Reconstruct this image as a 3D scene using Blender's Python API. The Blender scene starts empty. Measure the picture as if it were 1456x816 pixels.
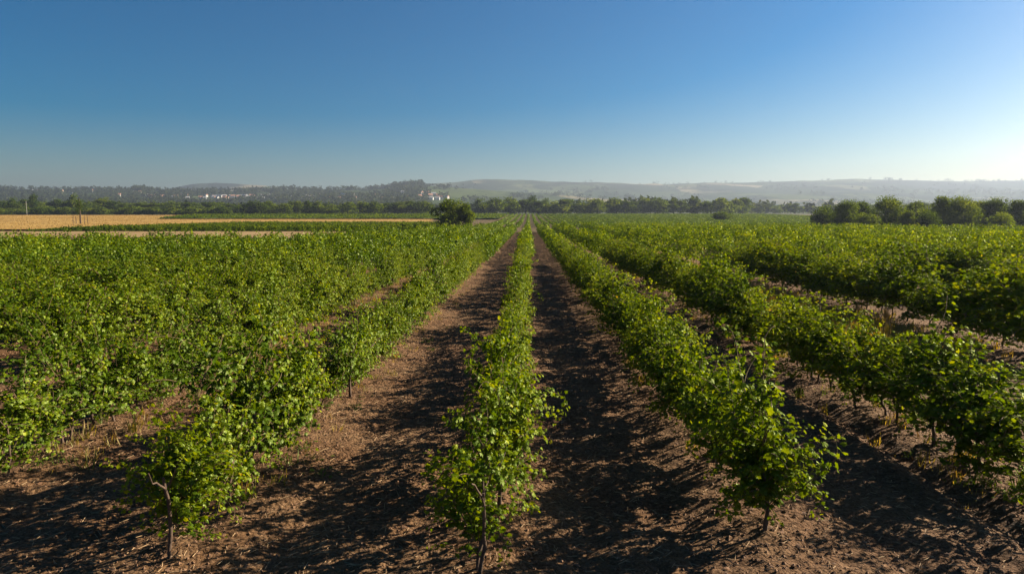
import bpy, math, random
import numpy as np
from mathutils import Vector, Matrix

scene = bpy.context.scene
col = scene.collection
R = math.radians

# ------------------------------------------------------------------ camera
F, W0, H0 = 970.0, 1456.0, 816.0           # focal length and frame in photograph pixels
VPX, VPY = 752.0, 309.0                    # where the vine rows run together
CAM_H = 3.0
PITCH = math.atan((H0 / 2 - VPY) / F)
YAW = math.atan((VPX - W0 / 2) / F * math.cos(PITCH))
cd = bpy.data.cameras.new('camera'); cam = bpy.data.objects.new('camera', cd); col.objects.link(cam)
cam.location = (0, 0, CAM_H)
cam.rotation_euler = (math.pi / 2 - PITCH, 0, YAW)
cd.sensor_width = 36.0; cd.lens = 36.0 * F / W0
cd.clip_start = 0.1; cd.clip_end = 40000
scene.camera = cam
CM = cam.rotation_euler.to_matrix()
RIGHT, UP, FWD = CM.col[0].copy(), CM.col[1].copy(), -CM.col[2].copy()

def ray(px, py):
    return FWD * F + RIGHT * (px - W0 / 2) + UP * (H0 / 2 - py)
def ratio(px):
    d = ray(px, VPY); return d.x / d.y
def project(x, y, z):
    v = Vector((x, y, z - CAM_H)); k = v.dot(FWD)
    return W0 / 2 + F * v.dot(RIGHT) / k, H0 / 2 - F * v.dot(UP) / k

# ------------------------------------------------------------------ light
SUN_EL = R(25.0)
SUN_AZ = R(25.0)                            # from +X towards +Y
sun_dir = Vector((math.cos(SUN_EL) * math.cos(SUN_AZ), math.cos(SUN_EL) * math.sin(SUN_AZ), math.sin(SUN_EL)))
world = bpy.data.worlds.new('World'); scene.world = world; world.use_nodes = True
wn = world.node_tree.nodes; wl = world.node_tree.links
bg = wn['Background']
sky = wn.new('ShaderNodeTexSky'); sky.sky_type = 'NISHITA'; sky.sun_disc = False
sky.sun_elevation = SUN_EL; sky.sun_rotation = math.pi / 2 - SUN_AZ
sky.altitude = 200; sky.air_density = 1.0; sky.dust_density = 1.25; sky.ozone_density = 4.0
sgam = wn.new('ShaderNodeGamma'); sgam.inputs["Gamma"].default_value = 1.2
ssat = wn.new('ShaderNodeHueSaturation'); ssat.inputs['Saturation'].default_value = 1.6; ssat.inputs['Value'].default_value = 0.42
wl.new(sky.outputs['Color'], sgam.inputs['Color']); wl.new(sgam.outputs[0], ssat.inputs['Color']); stint = wn.new('ShaderNodeMix'); stint.data_type = 'RGBA'; stint.blend_type = 'MULTIPLY'; stint.inputs[0].default_value = 1; stint.inputs[7].default_value = (1.06, 1.0, .92, 1)
wl.new(ssat.outputs[0], stint.inputs[6]); wl.new(stint.outputs[2], bg.inputs['Color'])
bg.inputs['Strength'].default_value = 0.05
sl = bpy.data.lights.new('sun', 'SUN'); so = bpy.data.objects.new('sun', sl); col.objects.link(so)
sl.energy = 5.0; sl.angle = R(0.5); sl.color = (1.0, 0.86, 0.66)
so.rotation_euler = (-sun_dir).to_track_quat('-Z', 'Y').to_euler(); so.location = (40, 20, 30)
vs = scene.view_settings
vs.view_transform = 'Standard'; vs.look = 'None'; vs.gamma = 1.0; vs.use_curve_mapping = False
vs.exposure = 1.8
cy = scene.cycles
cy.use_denoising = True; cy.max_bounces = 6; cy.diffuse_bounces = 2; cy.glossy_bounces = 2
cy.transmission_bounces = 4; cy.transparent_max_bounces = 4; cy.volume_bounces = 0
HAZE = 1.95e-4

# ------------------------------------------------------------------ helpers
rng = np.random.default_rng(7)

def hash2(i, j, s):
    n = (i.astype(np.int64) * 374761393 + j.astype(np.int64) * 668265263 + s * 1442695041) & 0x7fffffff
    n = (n ^ (n >> 13)) * 1274126177 & 0x7fffffff
    n = (n ^ (n >> 16)) & 0xffff
    return n / 65535.0
def vnoise(x, y, s=0):
    x = np.asarray(x, float); y = np.asarray(y, float)
    i = np.floor(x); j = np.floor(y); u = x - i; v = y - j
    u = u * u * (3 - 2 * u); v = v * v * (3 - 2 * v)
    a = hash2(i, j, s); b = hash2(i + 1, j, s); c = hash2(i, j + 1, s); d = hash2(i + 1, j + 1, s)
    return (a + (b - a) * u) * (1 - v) + (c + (d - c) * u) * v
def fbm(x, y, s=0, o=4):
    t = 0; a = 0.5
    for k in range(o):
        t = t + a * (vnoise(x, y, s + k) - 0.5); x = x * 2.03 + 3.1; y = y * 2.03 + 1.7; a *= 0.5
    return t
def sstep(a, b, x):
    t = np.clip((np.asarray(x, float) - a) / (b - a), 0, 1); return t * t * (3 - 2 * t)

def base_z(x, y):
    y = np.asarray(y, float)
    z = 0.5 * sstep(150, 275, y)
    z = z + 0.0178 * np.clip(y - 262, 0, 242)
    z = z + 0.010 * np.clip(y - 504, 0, 500)
    return z

XC, XR1, XR2, XR3 = -0.30, 2.22, 5.25, 10.8
XL1, XL2, XL3 = -3.07, -6.0, -8.95
NEAR_ROWS = [XL3, XL2, XL1, XC, XR1, XR2, XR3]

def ground_z(x, y):
    x = np.asarray(x, float); y = np.asarray(y, float)
    z = base_z(x, y)
    m = 0
    for r in NEAR_ROWS:
        m = m + 0.07 * np.exp(-((x - r) / 0.42) ** 2)
    fade = 1 - sstep(40, 110, y)
    wob = 0.12 * (vnoise(y * 0.35, x * 0 + 3, 5) - 0.5)
    for gx, dep, w in ((4.66, -0.06, .15), (4.33, 0.04, .14), (3.25, -0.035, .16), (3.75, .02, .15), (0.55, -0.035, .15), (1.5, -0.025, .15),
                       (-1.1, -0.03, .16), (-2.2, -0.03, .16), (-4.1, -.03, .15), (-5.1, -.035, .15)):
        m = m + dep * np.exp(-((x + wob - gx) / w) ** 2)
    n = 0.10 * fbm(x * 0.7, y * 0.7, 11, 3) + 0.06 * fbm(x * 2.6, y * 2.6, 31, 3)
    near = 1 - sstep(14, 30, y)
    n = n + near * 0.055 * fbm(x * 11, y * 11, 51, 2)
    side = 1 - sstep(30, 80, np.abs(x))
    return z + fade * side * (m + n)

def make_mesh(name, V, faces_flat, loop_start, loop_total, mats, mat_idx=None, attrs=None, smooth=False):
    me = bpy.data.meshes.new(name)
    V = np.ascontiguousarray(V, np.float32)
    me.vertices.add(len(V)); me.vertices.foreach_set('co', V.ravel())
    me.loops.add(len(faces_flat)); me.loops.foreach_set('vertex_index', np.ascontiguousarray(faces_flat, np.int32))
    me.polygons.add(len(loop_start))
    me.polygons.foreach_set('loop_start', np.ascontiguousarray(loop_start, np.int32))
    if mat_idx is not None: me.polygons.foreach_set('material_index', np.ascontiguousarray(mat_idx, np.int32))
    me.polygons.foreach_set('use_smooth', np.full(len(loop_start), smooth, bool))
    for m in mats: me.materials.append(m)
    if attrs:
        for k, a in attrs.items():
            at = me.attributes.new(k, 'FLOAT', 'POINT'); at.data.foreach_set('value', np.ascontiguousarray(a, np.float32))
    me.update(calc_edges=True); me.validate()
    return me

class MB:
    """collects faces of any size with a material slot and a tint per vertex"""
    def __init__(s): s.V = []; s.F = []; s.T = []; s.M = []; s.A = []; s.n = 0
    def add(s, V, faces, slot=0, tint=0.5):
        V = np.asarray(V, float)
        s.V.append(V)
        s.A.append(np.full(len(V), tint) if np.isscalar(tint) else np.asarray(tint, float))
        faces = np.asarray(faces, int)
        s.F.append((faces + s.n).ravel()); s.T.append(np.full(len(faces), faces.shape[1])); s.M.append(np.full(len(faces), slot))
        s.n += len(V)
    def mesh(s, name, mats, smooth=False):
        V = np.concatenate(s.V); Fl = np.concatenate(s.F); T = np.concatenate(s.T)
        st = np.concatenate([[0], np.cumsum(T)[:-1]])
        return make_mesh(name, V, Fl, st, T, mats, np.concatenate(s.M), {'tint': np.concatenate(s.A)}, smooth)

def link(name, me, parent=None):
    o = bpy.data.objects.new(name, me); col.objects.link(o)
    if parent: o.parent = parent
    return o
def tag(o, label=None, cat=None, group=None, kind=None):
    if label: o['label'] = label
    if cat: o['category'] = cat
    if group: o['group'] = group
    if kind: o['kind'] = kind
    return o
def unit(v):
    return v / np.maximum(np.linalg.norm(v, axis=-1, keepdims=True), 1e-9)

# grape leaf: lobed outline, folded along the midrib and drooping at the tip
LV = np.array([(0, .36, .0), (0, .0, -.02), (.30, -.14, -.05), (.52, .12, -.14), (.40, .30, -.07), (.50, .62, -.15), (.22, .66, -.05), (0, 1.0, -.16),
               (-.22, .66, -.05), (-.50, .62, -.15), (-.40, .30, -.07), (-.52, .12, -.14), (-.30, -.14, -.05)])
LF = np.array([(0, i, i + 1 if i < 12 else 1) for i in range(1, 13)])
SV = np.array([(0, 0, 0), (.45, .45, -.10), (0, 1., -.12), (-.45, .45, -.10)]); SF = np.array([(0, 1, 2), (0, 2, 3)])
QV = np.array([(-.5, -.5, 0), (.5, -.5, .1), (.5, .5, 0), (-.5, .5, .1)]); QF = np.array([(0, 1, 2, 3)])

def leaves(mb, tv, tf, pos, axis, normal, size, tint, slot=0):
    pos = np.asarray(pos, float); n = len(pos)
    a = unit(np.asarray(axis, float)); nn = np.asarray(normal, float)
    nn = unit(nn - a * (nn * a).sum(1, keepdims=True)); b = np.cross(a, nn)
    size = np.asarray(size, float).reshape(-1, 1, 1)
    V = pos[:, None, :] + size * (tv[None, :, 0:1] * b[:, None, :] + tv[None, :, 1:2] * a[:, None, :] + tv[None, :, 2:3] * nn[:, None, :])
    Fa = (tf[None] + (np.arange(n) * len(tv))[:, None, None]).reshape(-1, tf.shape[1])
    mb.add(V.reshape(-1, 3), Fa, slot, np.repeat(np.asarray(tint, float), len(tv)))

def tube(mb, pts, rad, k=6, slot=0, tint=0.5, cap=True):
    P = np.asarray(pts, float); n = len(P); rad = np.broadcast_to(rad, (n,))
    T = unit(np.gradient(P, axis=0)); ref = np.array([0.3, 0.9, 0.1]) if abs(T[0, 2]) > .7 else np.array([0., 0., 1.])
    B = unit(np.cross(T, ref)); N = np.cross(T, B)
    an = np.arange(k) * 2 * math.pi / k
    V = P[:, None] + rad[:, None, None] * (np.cos(an)[None, :, None] * B[:, None] + np.sin(an)[None, :, None] * N[:, None])
    Fa = [(i * k + j, i * k + (j + 1) % k, (i + 1) * k + (j + 1) % k, (i + 1) * k + j) for i in range(n - 1) for j in range(k)]
    mb.add(V.reshape(-1, 3), Fa, slot, tint)
    if cap: mb.add(V[-1], [tuple(range(k))], slot, tint)

# ------------------------------------------------------------------ materials
def mat(name):
    m = bpy.data.materials.new(name); m.use_nodes = True
    nt = m.node_tree; nt.nodes.clear()
    out = nt.nodes.new('ShaderNodeOutputMaterial')
    return m, nt, out
def N(nt, t, **kw):
    n = nt.nodes.new(t)
    for k, v in kw.items():
        if k in n.inputs: n.inputs[k].default_value = v
        else: setattr(n, k, v)
    return n
def ramp(nt, src, stops):
    r = nt.nodes.new('ShaderNodeValToRGB'); e = r.color_ramp.elements
    while len(e) < len(stops): e.new(0.5)
    for el, (p, c) in zip(e, stops): el.position = p; el.color = (*c, 1)
    nt.links.new(src, r.inputs['Fac']); return r.outputs['Color']
def mixc(nt, fac, a, b, mode='MIX'):
    n = nt.nodes.new('ShaderNodeMix'); n.data_type = 'RGBA'; n.blend_type = mode
    for s, v in ((n.inputs[0], fac), (n.inputs[6], a), (n.inputs[7], b)):
        if hasattr(v, 'is_output'): nt.links.new(v, s)
        elif isinstance(v, (int, float)): s.default_value = v
        else: s.default_value = (*v, 1)
    return n.outputs[2]
def noise(nt, scale, detail=4, rough=.55, vec=None, dist=0):
    n = N(nt, 'ShaderNodeTexNoise', Scale=scale, Detail=detail, Roughness=rough, Distortion=dist)
    if vec is not None: nt.links.new(vec, n.inputs['Vector'])
    return n.outputs['Fac']
def objco(nt):
    return nt.nodes.new('ShaderNodeTexCoord').outputs['Object']

def leaf_material(name, stops, trans=.42, tcol=(3.3, 2.8, .35), gloss=.016, rough=.42, rand=.25):
    m, nt, out = mat(name); L = nt.links
    at = nt.nodes.new('ShaderNodeAttribute'); at.attribute_name = 'tint'
    oi = nt.nodes.new('ShaderNodeObjectInfo')
    ma = N(nt, 'ShaderNodeMath', operation='MULTIPLY_ADD'); L.new(oi.outputs['Random'], ma.inputs[0]); ma.inputs[1].default_value = rand; ma.inputs[2].default_value = -rand / 2
    ad = N(nt, 'ShaderNodeMath', operation='ADD'); L.new(at.outputs['Fac'], ad.inputs[0]); L.new(ma.outputs[0], ad.inputs[1])
    c = ramp(nt, ad.outputs[0], stops)
    d = nt.nodes.new('ShaderNodeBsdfDiffuse'); L.new(c, d.inputs['Color'])
    t = nt.nodes.new('ShaderNodeBsdfTranslucent'); L.new(mixc(nt, 1.0, c, tcol, 'MULTIPLY'), t.inputs['Color'])
    mx = N(nt, 'ShaderNodeMixShader'); mx.inputs[0].default_value = trans; L.new(d.outputs[0], mx.inputs[1]); L.new(t.outputs[0], mx.inputs[2])
    g = N(nt, 'ShaderNodeBsdfGlossy', Roughness=rough); g.inputs['Color'].default_value = (.85, .95, .5, 1)
    mg = N(nt, 'ShaderNodeMixShader'); mg.inputs[0].default_value = max(gloss, 0.0); L.new(mx.outputs[0], mg.inputs[1]); L.new(g.outputs[0], mg.inputs[2])
    L.new(mg.outputs[0], out.inputs['Surface']); return m

M_LEAF = leaf_material('vine_leaf', trans=.26, stops= [(0, (.019, .038, .003)), (.35, (.045, .082, .0035)), (.7, (.112, .152, .0045)), (.92, (.205, .225, .007)), (1, (.24, .17, .02))])
M_TREE = leaf_material('tree_leaf', [(0, (.017, .031, .007)), (.5, (.040, .066, .014)), (1, (.088, .118, .024))], trans=.38, gloss=0, rand=.6)
M_BUSH = leaf_material('shrub_leaf', [(0, (.027, .045, .009)), (.5, (.058, .087, .017)), (1, (.105, .128, .026))], trans=.38, gloss=0, rand=.5)
M_FAR = leaf_material('distant_leaf', [(0, (.014, .023, .009)), (.5, (.026, .037, .013)), (1, (.05, .058, .02))], trans=.15, gloss=.0, rand=.4)
M_CROP = leaf_material('crop_leaf', [(0, (.018, .034, .005)), (.5, (.04, .065, .007)), (1, (.08, .105, .012))], trans=.35, gloss=0)
M_STALK = leaf_material('wheat_stalk', [(0, (.17, .105, .033)), (.5, (.28, .18, .055)), (1, (.40, .28, .11))], trans=.3, gloss=0, tcol=(1.1, 1, .8))
M_WEED = leaf_material('weed_leaf', [(0, (.03, .06, .007)), (.45, (.06, .09, .014)), (.6, (.14, .13, .04)), (.8, (.22, .16, .075)), (1, (.29, .21, .11))], trans=.3, gloss=.03)

def bark_material(name, a, b):
    m, nt, out = mat(name); L = nt.links
    co = objco(nt); mp = N(nt, 'ShaderNodeMapping'); mp.inputs['Scale'].default_value = (1, 1, .15); L.new(co, mp.inputs['Vector'])
    f = noise(nt, 60, 5, .65, mp.outputs[0])
    p = N(nt, 'ShaderNodeBsdfPrincipled', Roughness=.9); L.new(ramp(nt, f, [(.3, a), (.7, b)]), p.inputs['Base Color'])
    bp = N(nt, 'ShaderNodeBump', Strength=.8, Distance=.01); L.new(f, bp.inputs['Height']); L.new(bp.outputs[0], p.inputs['Normal'])
    L.new(p.outputs[0], out.inputs['Surface']); return m
M_BARK = bark_material('vine_bark', (.035, .021, .013), (.11, .068, .043))
M_CANE = bark_material('cane', (.08, .055, .02), (.15, .10, .04))
M_TRUNK = bark_material('tree_bark', (.05, .038, .028), (.13, .10, .075))

def soil_material():
    m, nt, out = mat('soil'); L = nt.links
    co = objco(nt)
    fine = noise(nt, 34, 6, .7, co)
    vor = N(nt, 'ShaderNodeTexVoronoi', Scale=26.0); L.new(co, vor.inputs['Vector'])
    vor2 = N(nt, 'ShaderNodeTexVoronoi', Scale=9.0); L.new(co, vor2.inputs['Vector'])
    big = noise(nt, .8, 4, .55, co); patch = noise(nt, 3.5, 4, .6, co)
    c1 = ramp(nt, fine, [(.25, (.040, .022, .010)), (.5, (.118, .065, .030)), (.78, (.225, .135, .066))])
    c2 = mixc(nt, vor.outputs['Color'], c1, (.16, .09, .047))
    sep = nt.nodes.new('ShaderNodeSeparateColor'); L.new(vor.outputs['Color'], sep.inputs[0])
    c2 = mixc(nt, ramp(nt, sep.outputs[0], [(.45, (0, 0, 0)), (.9, (.65, .65, .65))]), c1, (.205, .126, .07))
    c3 = mixc(nt, ramp(nt, big, [(.40, (0, 0, 0)), (.65, (.8, .8, .8))]), c2, mixc(nt, 1.0, c2, (.66, .56, .50), 'MULTIPLY'))
    c4 = mixc(nt, ramp(nt, patch, [(.55, (0, 0, 0)), (.75, (.5, .5, .5))]), c3, (.18, .108, .054))
    # open ground beyond the vines: dry grass, then rough green pasture
    sx = nt.nodes.new('ShaderNodeSeparateXYZ'); L.new(co, sx.inputs[0])
    wob = noise(nt, .05, 4, .6, co)
    def gate(a, b, s):
        ad = N(nt, 'ShaderNodeMath', operation='MULTIPLY_ADD'); L.new(wob, ad.inputs[0]); ad.inputs[1].default_value = s; L.new(sx.outputs[1], ad.inputs[2])
        mr = N(nt, 'ShaderNodeMapRange'); mr.inputs['From Min'].default_value = a; mr.inputs['From Max'].default_value = b; L.new(ad.outputs[0], mr.inputs['Value'])
        return mr.outputs[0]
    gr = ramp(nt, noise(nt, .35, 5, .65, co), [(.3, (.022, .036, .009)), (.55, (.042, .052, .015)), (.75, (.09, .08, .03))])
    c5 = mixc(nt, gate(130, 165, 25), c4, mixc(nt, .45, c4, gr))
    gr2 = ramp(nt, noise(nt, .012, 5, .6, co), [(.35, (.03, .045, .014)), (.6, (.055, .065, .024)), (.75, (.10, .09, .04))])
    c6 = mixc(nt, gate(500, 560, 40), c5, gr2)
    p = N(nt, 'ShaderNodeBsdfPrincipled', Roughness=.95); p.inputs['Specular IOR Level'].default_value = .15
    L.new(c6, p.inputs['Base Color'])
    h = N(nt, 'ShaderNodeMath', operation='MULTIPLY_ADD'); L.new(vor.outputs['Distance'], h.inputs[0]); h.inputs[1].default_value = -.8; L.new(fine, h.inputs[2])
    h2 = N(nt, 'ShaderNodeMath', operation='MULTIPLY_ADD'); L.new(vor2.outputs['Distance'], h2.inputs[0]); h2.inputs[1].default_value = -1.2; L.new(h.outputs[0], h2.inputs[2])
    bp = N(nt, 'ShaderNodeBump', Strength=.9, Distance=.045); L.new(h2.outputs[0], bp.inputs['Height']); L.new(bp.outputs[0], p.inputs['Normal'])
    L.new(p.outputs[0], out.inputs['Surface']); return m
M_SOIL = soil_material()

def field_material(name, stops, scale, stretch=(1, 1, 1), bump=.3, dist=.1):
    m, nt, out = mat(name); L = nt.links
    mp = N(nt, 'ShaderNodeMapping'); mp.inputs['Scale'].default_value = stretch; L.new(objco(nt), mp.inputs['Vector'])
    f = noise(nt, scale, 6, .65, mp.outputs[0]); f2 = noise(nt, scale * .07, 3, .5, mp.outputs[0])
    ad = N(nt, 'ShaderNodeMath', operation='MULTIPLY_ADD'); L.new(f2, ad.inputs[0]); ad.inputs[1].default_value = .7
    sb = N(nt, 'ShaderNodeMath', operation='SUBTRACT'); L.new(f, sb.inputs[0]); sb.inputs[1].default_value = .35; L.new(sb.outputs[0], ad.inputs[2])
    p = N(nt, 'ShaderNodeBsdfPrincipled', Roughness=.95); p.inputs['Specular IOR Level'].default_value = .1
    L.new(ramp(nt, ad.outputs[0], stops), p.inputs['Base Color'])
    bp = N(nt, 'ShaderNodeBump', Strength=bump, Distance=dist); L.new(f, bp.inputs['Height']); L.new(bp.outputs[0], p.inputs['Normal'])
    L.new(p.outputs[0], out.inputs['Surface']); return m
M_WHEAT = field_material('ripe_wheat', [(.3, (.19, .115, .03)), (.5, (.28, .175, .05)), (.7, (.36, .24, .08))], 1.2, (1, .35, 1))
M_SAND = field_material('sandy_track', [(.3, (.15, .10, .045)), (.5, (.22, .15, .07)), (.7, (.29, .205, .105))], 1.5)
M_MEADOW = field_material('green_crop', [(.3, (.025, .045, .008)), (.5, (.045, .072, .012)), (.7, (.075, .10, .018))], 1.0, (1, .3, 1), .6, .4)

def hill_material():
    m, nt, out = mat('hillside'); L = nt.links
    co = objco(nt)
    mp = N(nt, 'ShaderNodeMapping'); mp.inputs['Scale'].default_value = (1, .45, 1); L.new(co, mp.inputs['Vector'])
    v = N(nt, 'ShaderNodeTexVoronoi', Scale=.0045); L.new(mp.outputs[0], v.inputs['Vector'])
    sp = nt.nodes.new('ShaderNodeSeparateColor'); L.new(v.outputs['Color'], sp.inputs[0])
    fld = ramp(nt, sp.outputs[0], [(.0, (.03, .05, .016)), (.3, (.07, .092, .036)), (.55, (.02, .036, .012)), (.80, (.10, .125, .05)), (.95, (.22, .19, .11))])
    wood = ramp(nt, noise(nt, .05, 5, .7, co), [(.35, (.011, .02, .009)), (.65, (.03, .042, .016))])
    mask = ramp(nt, noise(nt, .0035, 5, .6, mp.outputs[0]), [(.42, (1, 1, 1)), (.54, (0, 0, 0))])
    c = mixc(nt, mask, fld, wood)
    c = mixc(nt, ramp(nt, noise(nt, .02, 4, .6, co), [(.55, (0, 0, 0)), (.62, (.8, .8, .8))]), c, (.02, .032, .013))
    p = N(nt, 'ShaderNodeBsdfPrincipled', Roughness=1.0); p.inputs['Specular IOR Level'].default_value = 0
    L.new(c, p.inputs['Base Color']); L.new(p.outputs[0], out.inputs['Surface']); return m
M_HILL = hill_material()

def plain(name, c, rough=.8, var=.12, scale=3):
    m, nt, out = mat(name); L = nt.links
    f = noise(nt, scale, 5, .6, objco(nt))
    p = N(nt, 'ShaderNodeBsdfPrincipled', Roughness=rough)
    L.new(ramp(nt, f, [(.3, tuple(x * (1 - var) for x in c)), (.7, tuple(min(1, x * (1 + var)) for x in c))]), p.inputs['Base Color'])
    L.new(p.outputs[0], out.inputs['Surface']); return m
M_WHITE = plain('white_render', (.50, .485, .46)); M_CREAM = plain('cream_render', (.42, .36, .29))
M_TILE = plain('roof_tile', (.34, .17, .11)); M_GREYROOF = plain('grey_roof', (.30, .30, .31))
M_GLASS = plain('window_dark', (.05, .06, .07), .2)
M_POST = plain('weathered_wood', (.05, .03, .02), .9, .3, 8); M_POLE = plain('pale_pole', (.26, .25, .23))
M_STONE = plain('clod', (.14, .076, .04), .95, .45, 14); M_DEAD = plain('dead_leaf', (.12, .06, .028), .9, .5, 9); M_STRAW = plain('straw', (.30, .20, .105), .9, .35, 20)

# ------------------------------------------------------------------ ground
def lines(fine):
    return np.array(sorted(set(np.round(np.concatenate(fine), 4))))
def geo(a, b, s0, g):
    out = [a]; s = s0
    while out[-1] < b: out.append(out[-1] + s); s *= g
    out[-1] = b; return np.array(out)
gx = geo(9.0, 4800, .06, 1.075)
GX = lines([-gx, np.arange(-9, 9.001, .05), gx])
GY = lines([-geo(0, 900, .5, 1.25), np.arange(0, 4, .25), np.arange(4, 15, .05), geo(15, 5100, .055, 1.028)])
def sheet(name, xs, ys, zf, m, kind='structure', mask=None, smooth=True):
    X, Y = np.meshgrid(xs, ys); Z = zf(X, Y); nx, ny = len(xs), len(ys)
    V = np.stack([X, Y, Z], -1).reshape(-1, 3)
    i, j = np.meshgrid(np.arange(nx - 1), np.arange(ny - 1)); a = (j * nx + i)
    Fq = np.stack([a, a + 1, a + nx + 1, a + nx], -1).reshape(-1, 4)
    if mask is not None:
        c = V[Fq].mean(1); Fq = Fq[mask(c[:, 0], c[:, 1])]
    me = make_mesh(name, V, Fq.ravel(), np.arange(len(Fq)) * 4, None, [m], None, None, smooth)
    if mask is not None:
        used = np.zeros(len(V), bool); used[Fq.ravel()] = True
        import bmesh
        bm = bmesh.new(); bm.from_mesh(me); bmesh.ops.delete(bm, geom=[v for v in bm.verts if not v.link_faces], context='VERTS'); bm.to_mesh(me); bm.free()
    o = link(name, me); o['kind'] = kind; return o
ground = sheet('ground', GX, GY, ground_z, M_SOIL)

rK = lambda px: ratio(px)
def wheat_mask(x, y):
    q = x / y
    n = 3 * (vnoise(y * .03, y * 0, 3) - .5)
    a = (y > 234) & (y < 332) & (x < rK(614) * y)
    b = (y >= 332) & (y < 468) & (q < rK(222 + 0) + .0004 * (y - 332))
    c = (y > 148) & (y <= 234) & (x < -108 - 18 * sstep(150, 200, y) * 0 + n)
    return a | b | c
wheat = sheet('wheat_field', np.arange(-560, -20, 2.), np.arange(146, 472, 2.), lambda x, y: base_z(x, y) + .35 + .12 * fbm(x * .3, y * .3, 9, 3), M_WHEAT, mask=wheat_mask)
tag(wheat, 'ripe golden wheat field beyond the left vineyard', 'field')
track = sheet('sandy_track', np.arange(-260, -16, 2.), np.arange(98, 146, 1.5), lambda x, y: base_z(x, y) + .06 + .05 * fbm(x * .4, y * .4, 19, 3), M_SAND,
              mask=lambda x, y: (x < -26) & (y > 98) & (y < 140 + 2 * vnoise(x * .1, y * 0, 3)))
def meadow_mask(x, y):
    q = x / y
    return (q > rK(224) + .0004 * (y - 332)) & (q < rK(742)) & (y > 336) & (x < -14)
meadow = sheet('green_field', np.arange(-300, -10, 2.), np.arange(336, 500, 2.), lambda x, y: base_z(x, y) + .75 + .5 * fbm(x * .25, y * .25, 29, 3), M_MEADOW, mask=meadow_mask)

# ------------------------------------------------------------------ hills
def prof(px, table):
    t = np.array(table, float); return np.interp(px, t[:, 0], t[:, 1])
def hill(name, Rtop, R0, Rback, table, rough, seed, pxa, pxb, n=420):
    pxs = np.linspace(pxa, pxb, n); q = np.array([ratio(p) for p in pxs])
    ys = np.concatenate([np.linspace(R0, Rtop, 46), np.linspace(Rtop, Rback, 14)[1:]])
    Q, Y = np.meshgrid(q, ys); PX = np.broadcast_to(pxs[None], Q.shape); X = Q * Y
    top = CAM_H + (VPY - prof(PX, table)) / F * Rtop
    t = np.clip((Y - R0) / (Rtop - R0), 0, 1)
    f = np.where(Y <= Rtop, t ** 1.25, 1 - .8 * sstep(Rtop, Rback, Y))
    g0 = base_z(X, np.full_like(Y, R0)) - 2
    rg = np.abs(fbm(X * .0016 + 5, Y * .0009, seed, 4)); mid = 4 * t * (1 - t)
    Z = g0 + (top - g0) * f - rough * 2.2 * rg * mid + rough * .25 * fbm(X * .01, Y * .006, seed + 9, 3) * np.minimum(1, t * 3)
    V = np.stack([X, Y, Z], -1).reshape(-1, 3); nx, ny = n, len(ys)
    i, j = np.meshgrid(np.arange(nx - 1), np.arange(ny - 1)); a = j * nx + i
    Fq = np.stack([a, a + 1, a + nx + 1, a + nx], -1).reshape(-1, 4)
    o = link(name, make_mesh(name, V, Fq.ravel(), np.arange(len(Fq)) * 4, None, [M_HILL], None, None, True)); o['kind'] = 'structure'
    return o, (X, Y, Z)
T_LEFT = [(-400, 272), (0, 269), (60, 269), (140, 270), (200, 271.5), (260, 272.5), (330, 272.5), (400, 270), (450, 270), (520, 270), (560, 267), (590, 263.5), (610, 265), (660, 268.5), (720, 273), (820, 280), (900, 285), (1500, 292), (1900, 292)]
T_RIGHT = [(-400, 280), (420, 276), (520, 268), (600, 263), (640, 260.5), (670, 257), (690, 256.2), (740, 257), (790, 259), (850, 260), (910, 262.2), (970, 262.5), (1020, 261), (1100, 260), (1180, 257.5), (1215, 255.5), (1260, 257), (1330, 259), (1400, 259.5), (1456, 257.5), (1900, 256)]
T_HUMP = [(-400, 275), (230, 270), (255, 266), (275, 262), (305, 260.4), (330, 261), (360, 263.5), (420, 267), (520, 272), (1900, 280)]
hL, GL = hill('wooded_hill', 2300, 950, 3000, T_LEFT, 16, 3, -400, 1900)
hR, GR = hill('vineyard_ridge_hill', 3900, 1500, 4600, T_RIGHT, 45, 13, -400, 1900)
hH, GH = hill('distant_hill', 4300, 3500, 4800, T_HUMP, 20, 23, -400, 1100, 200)

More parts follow.
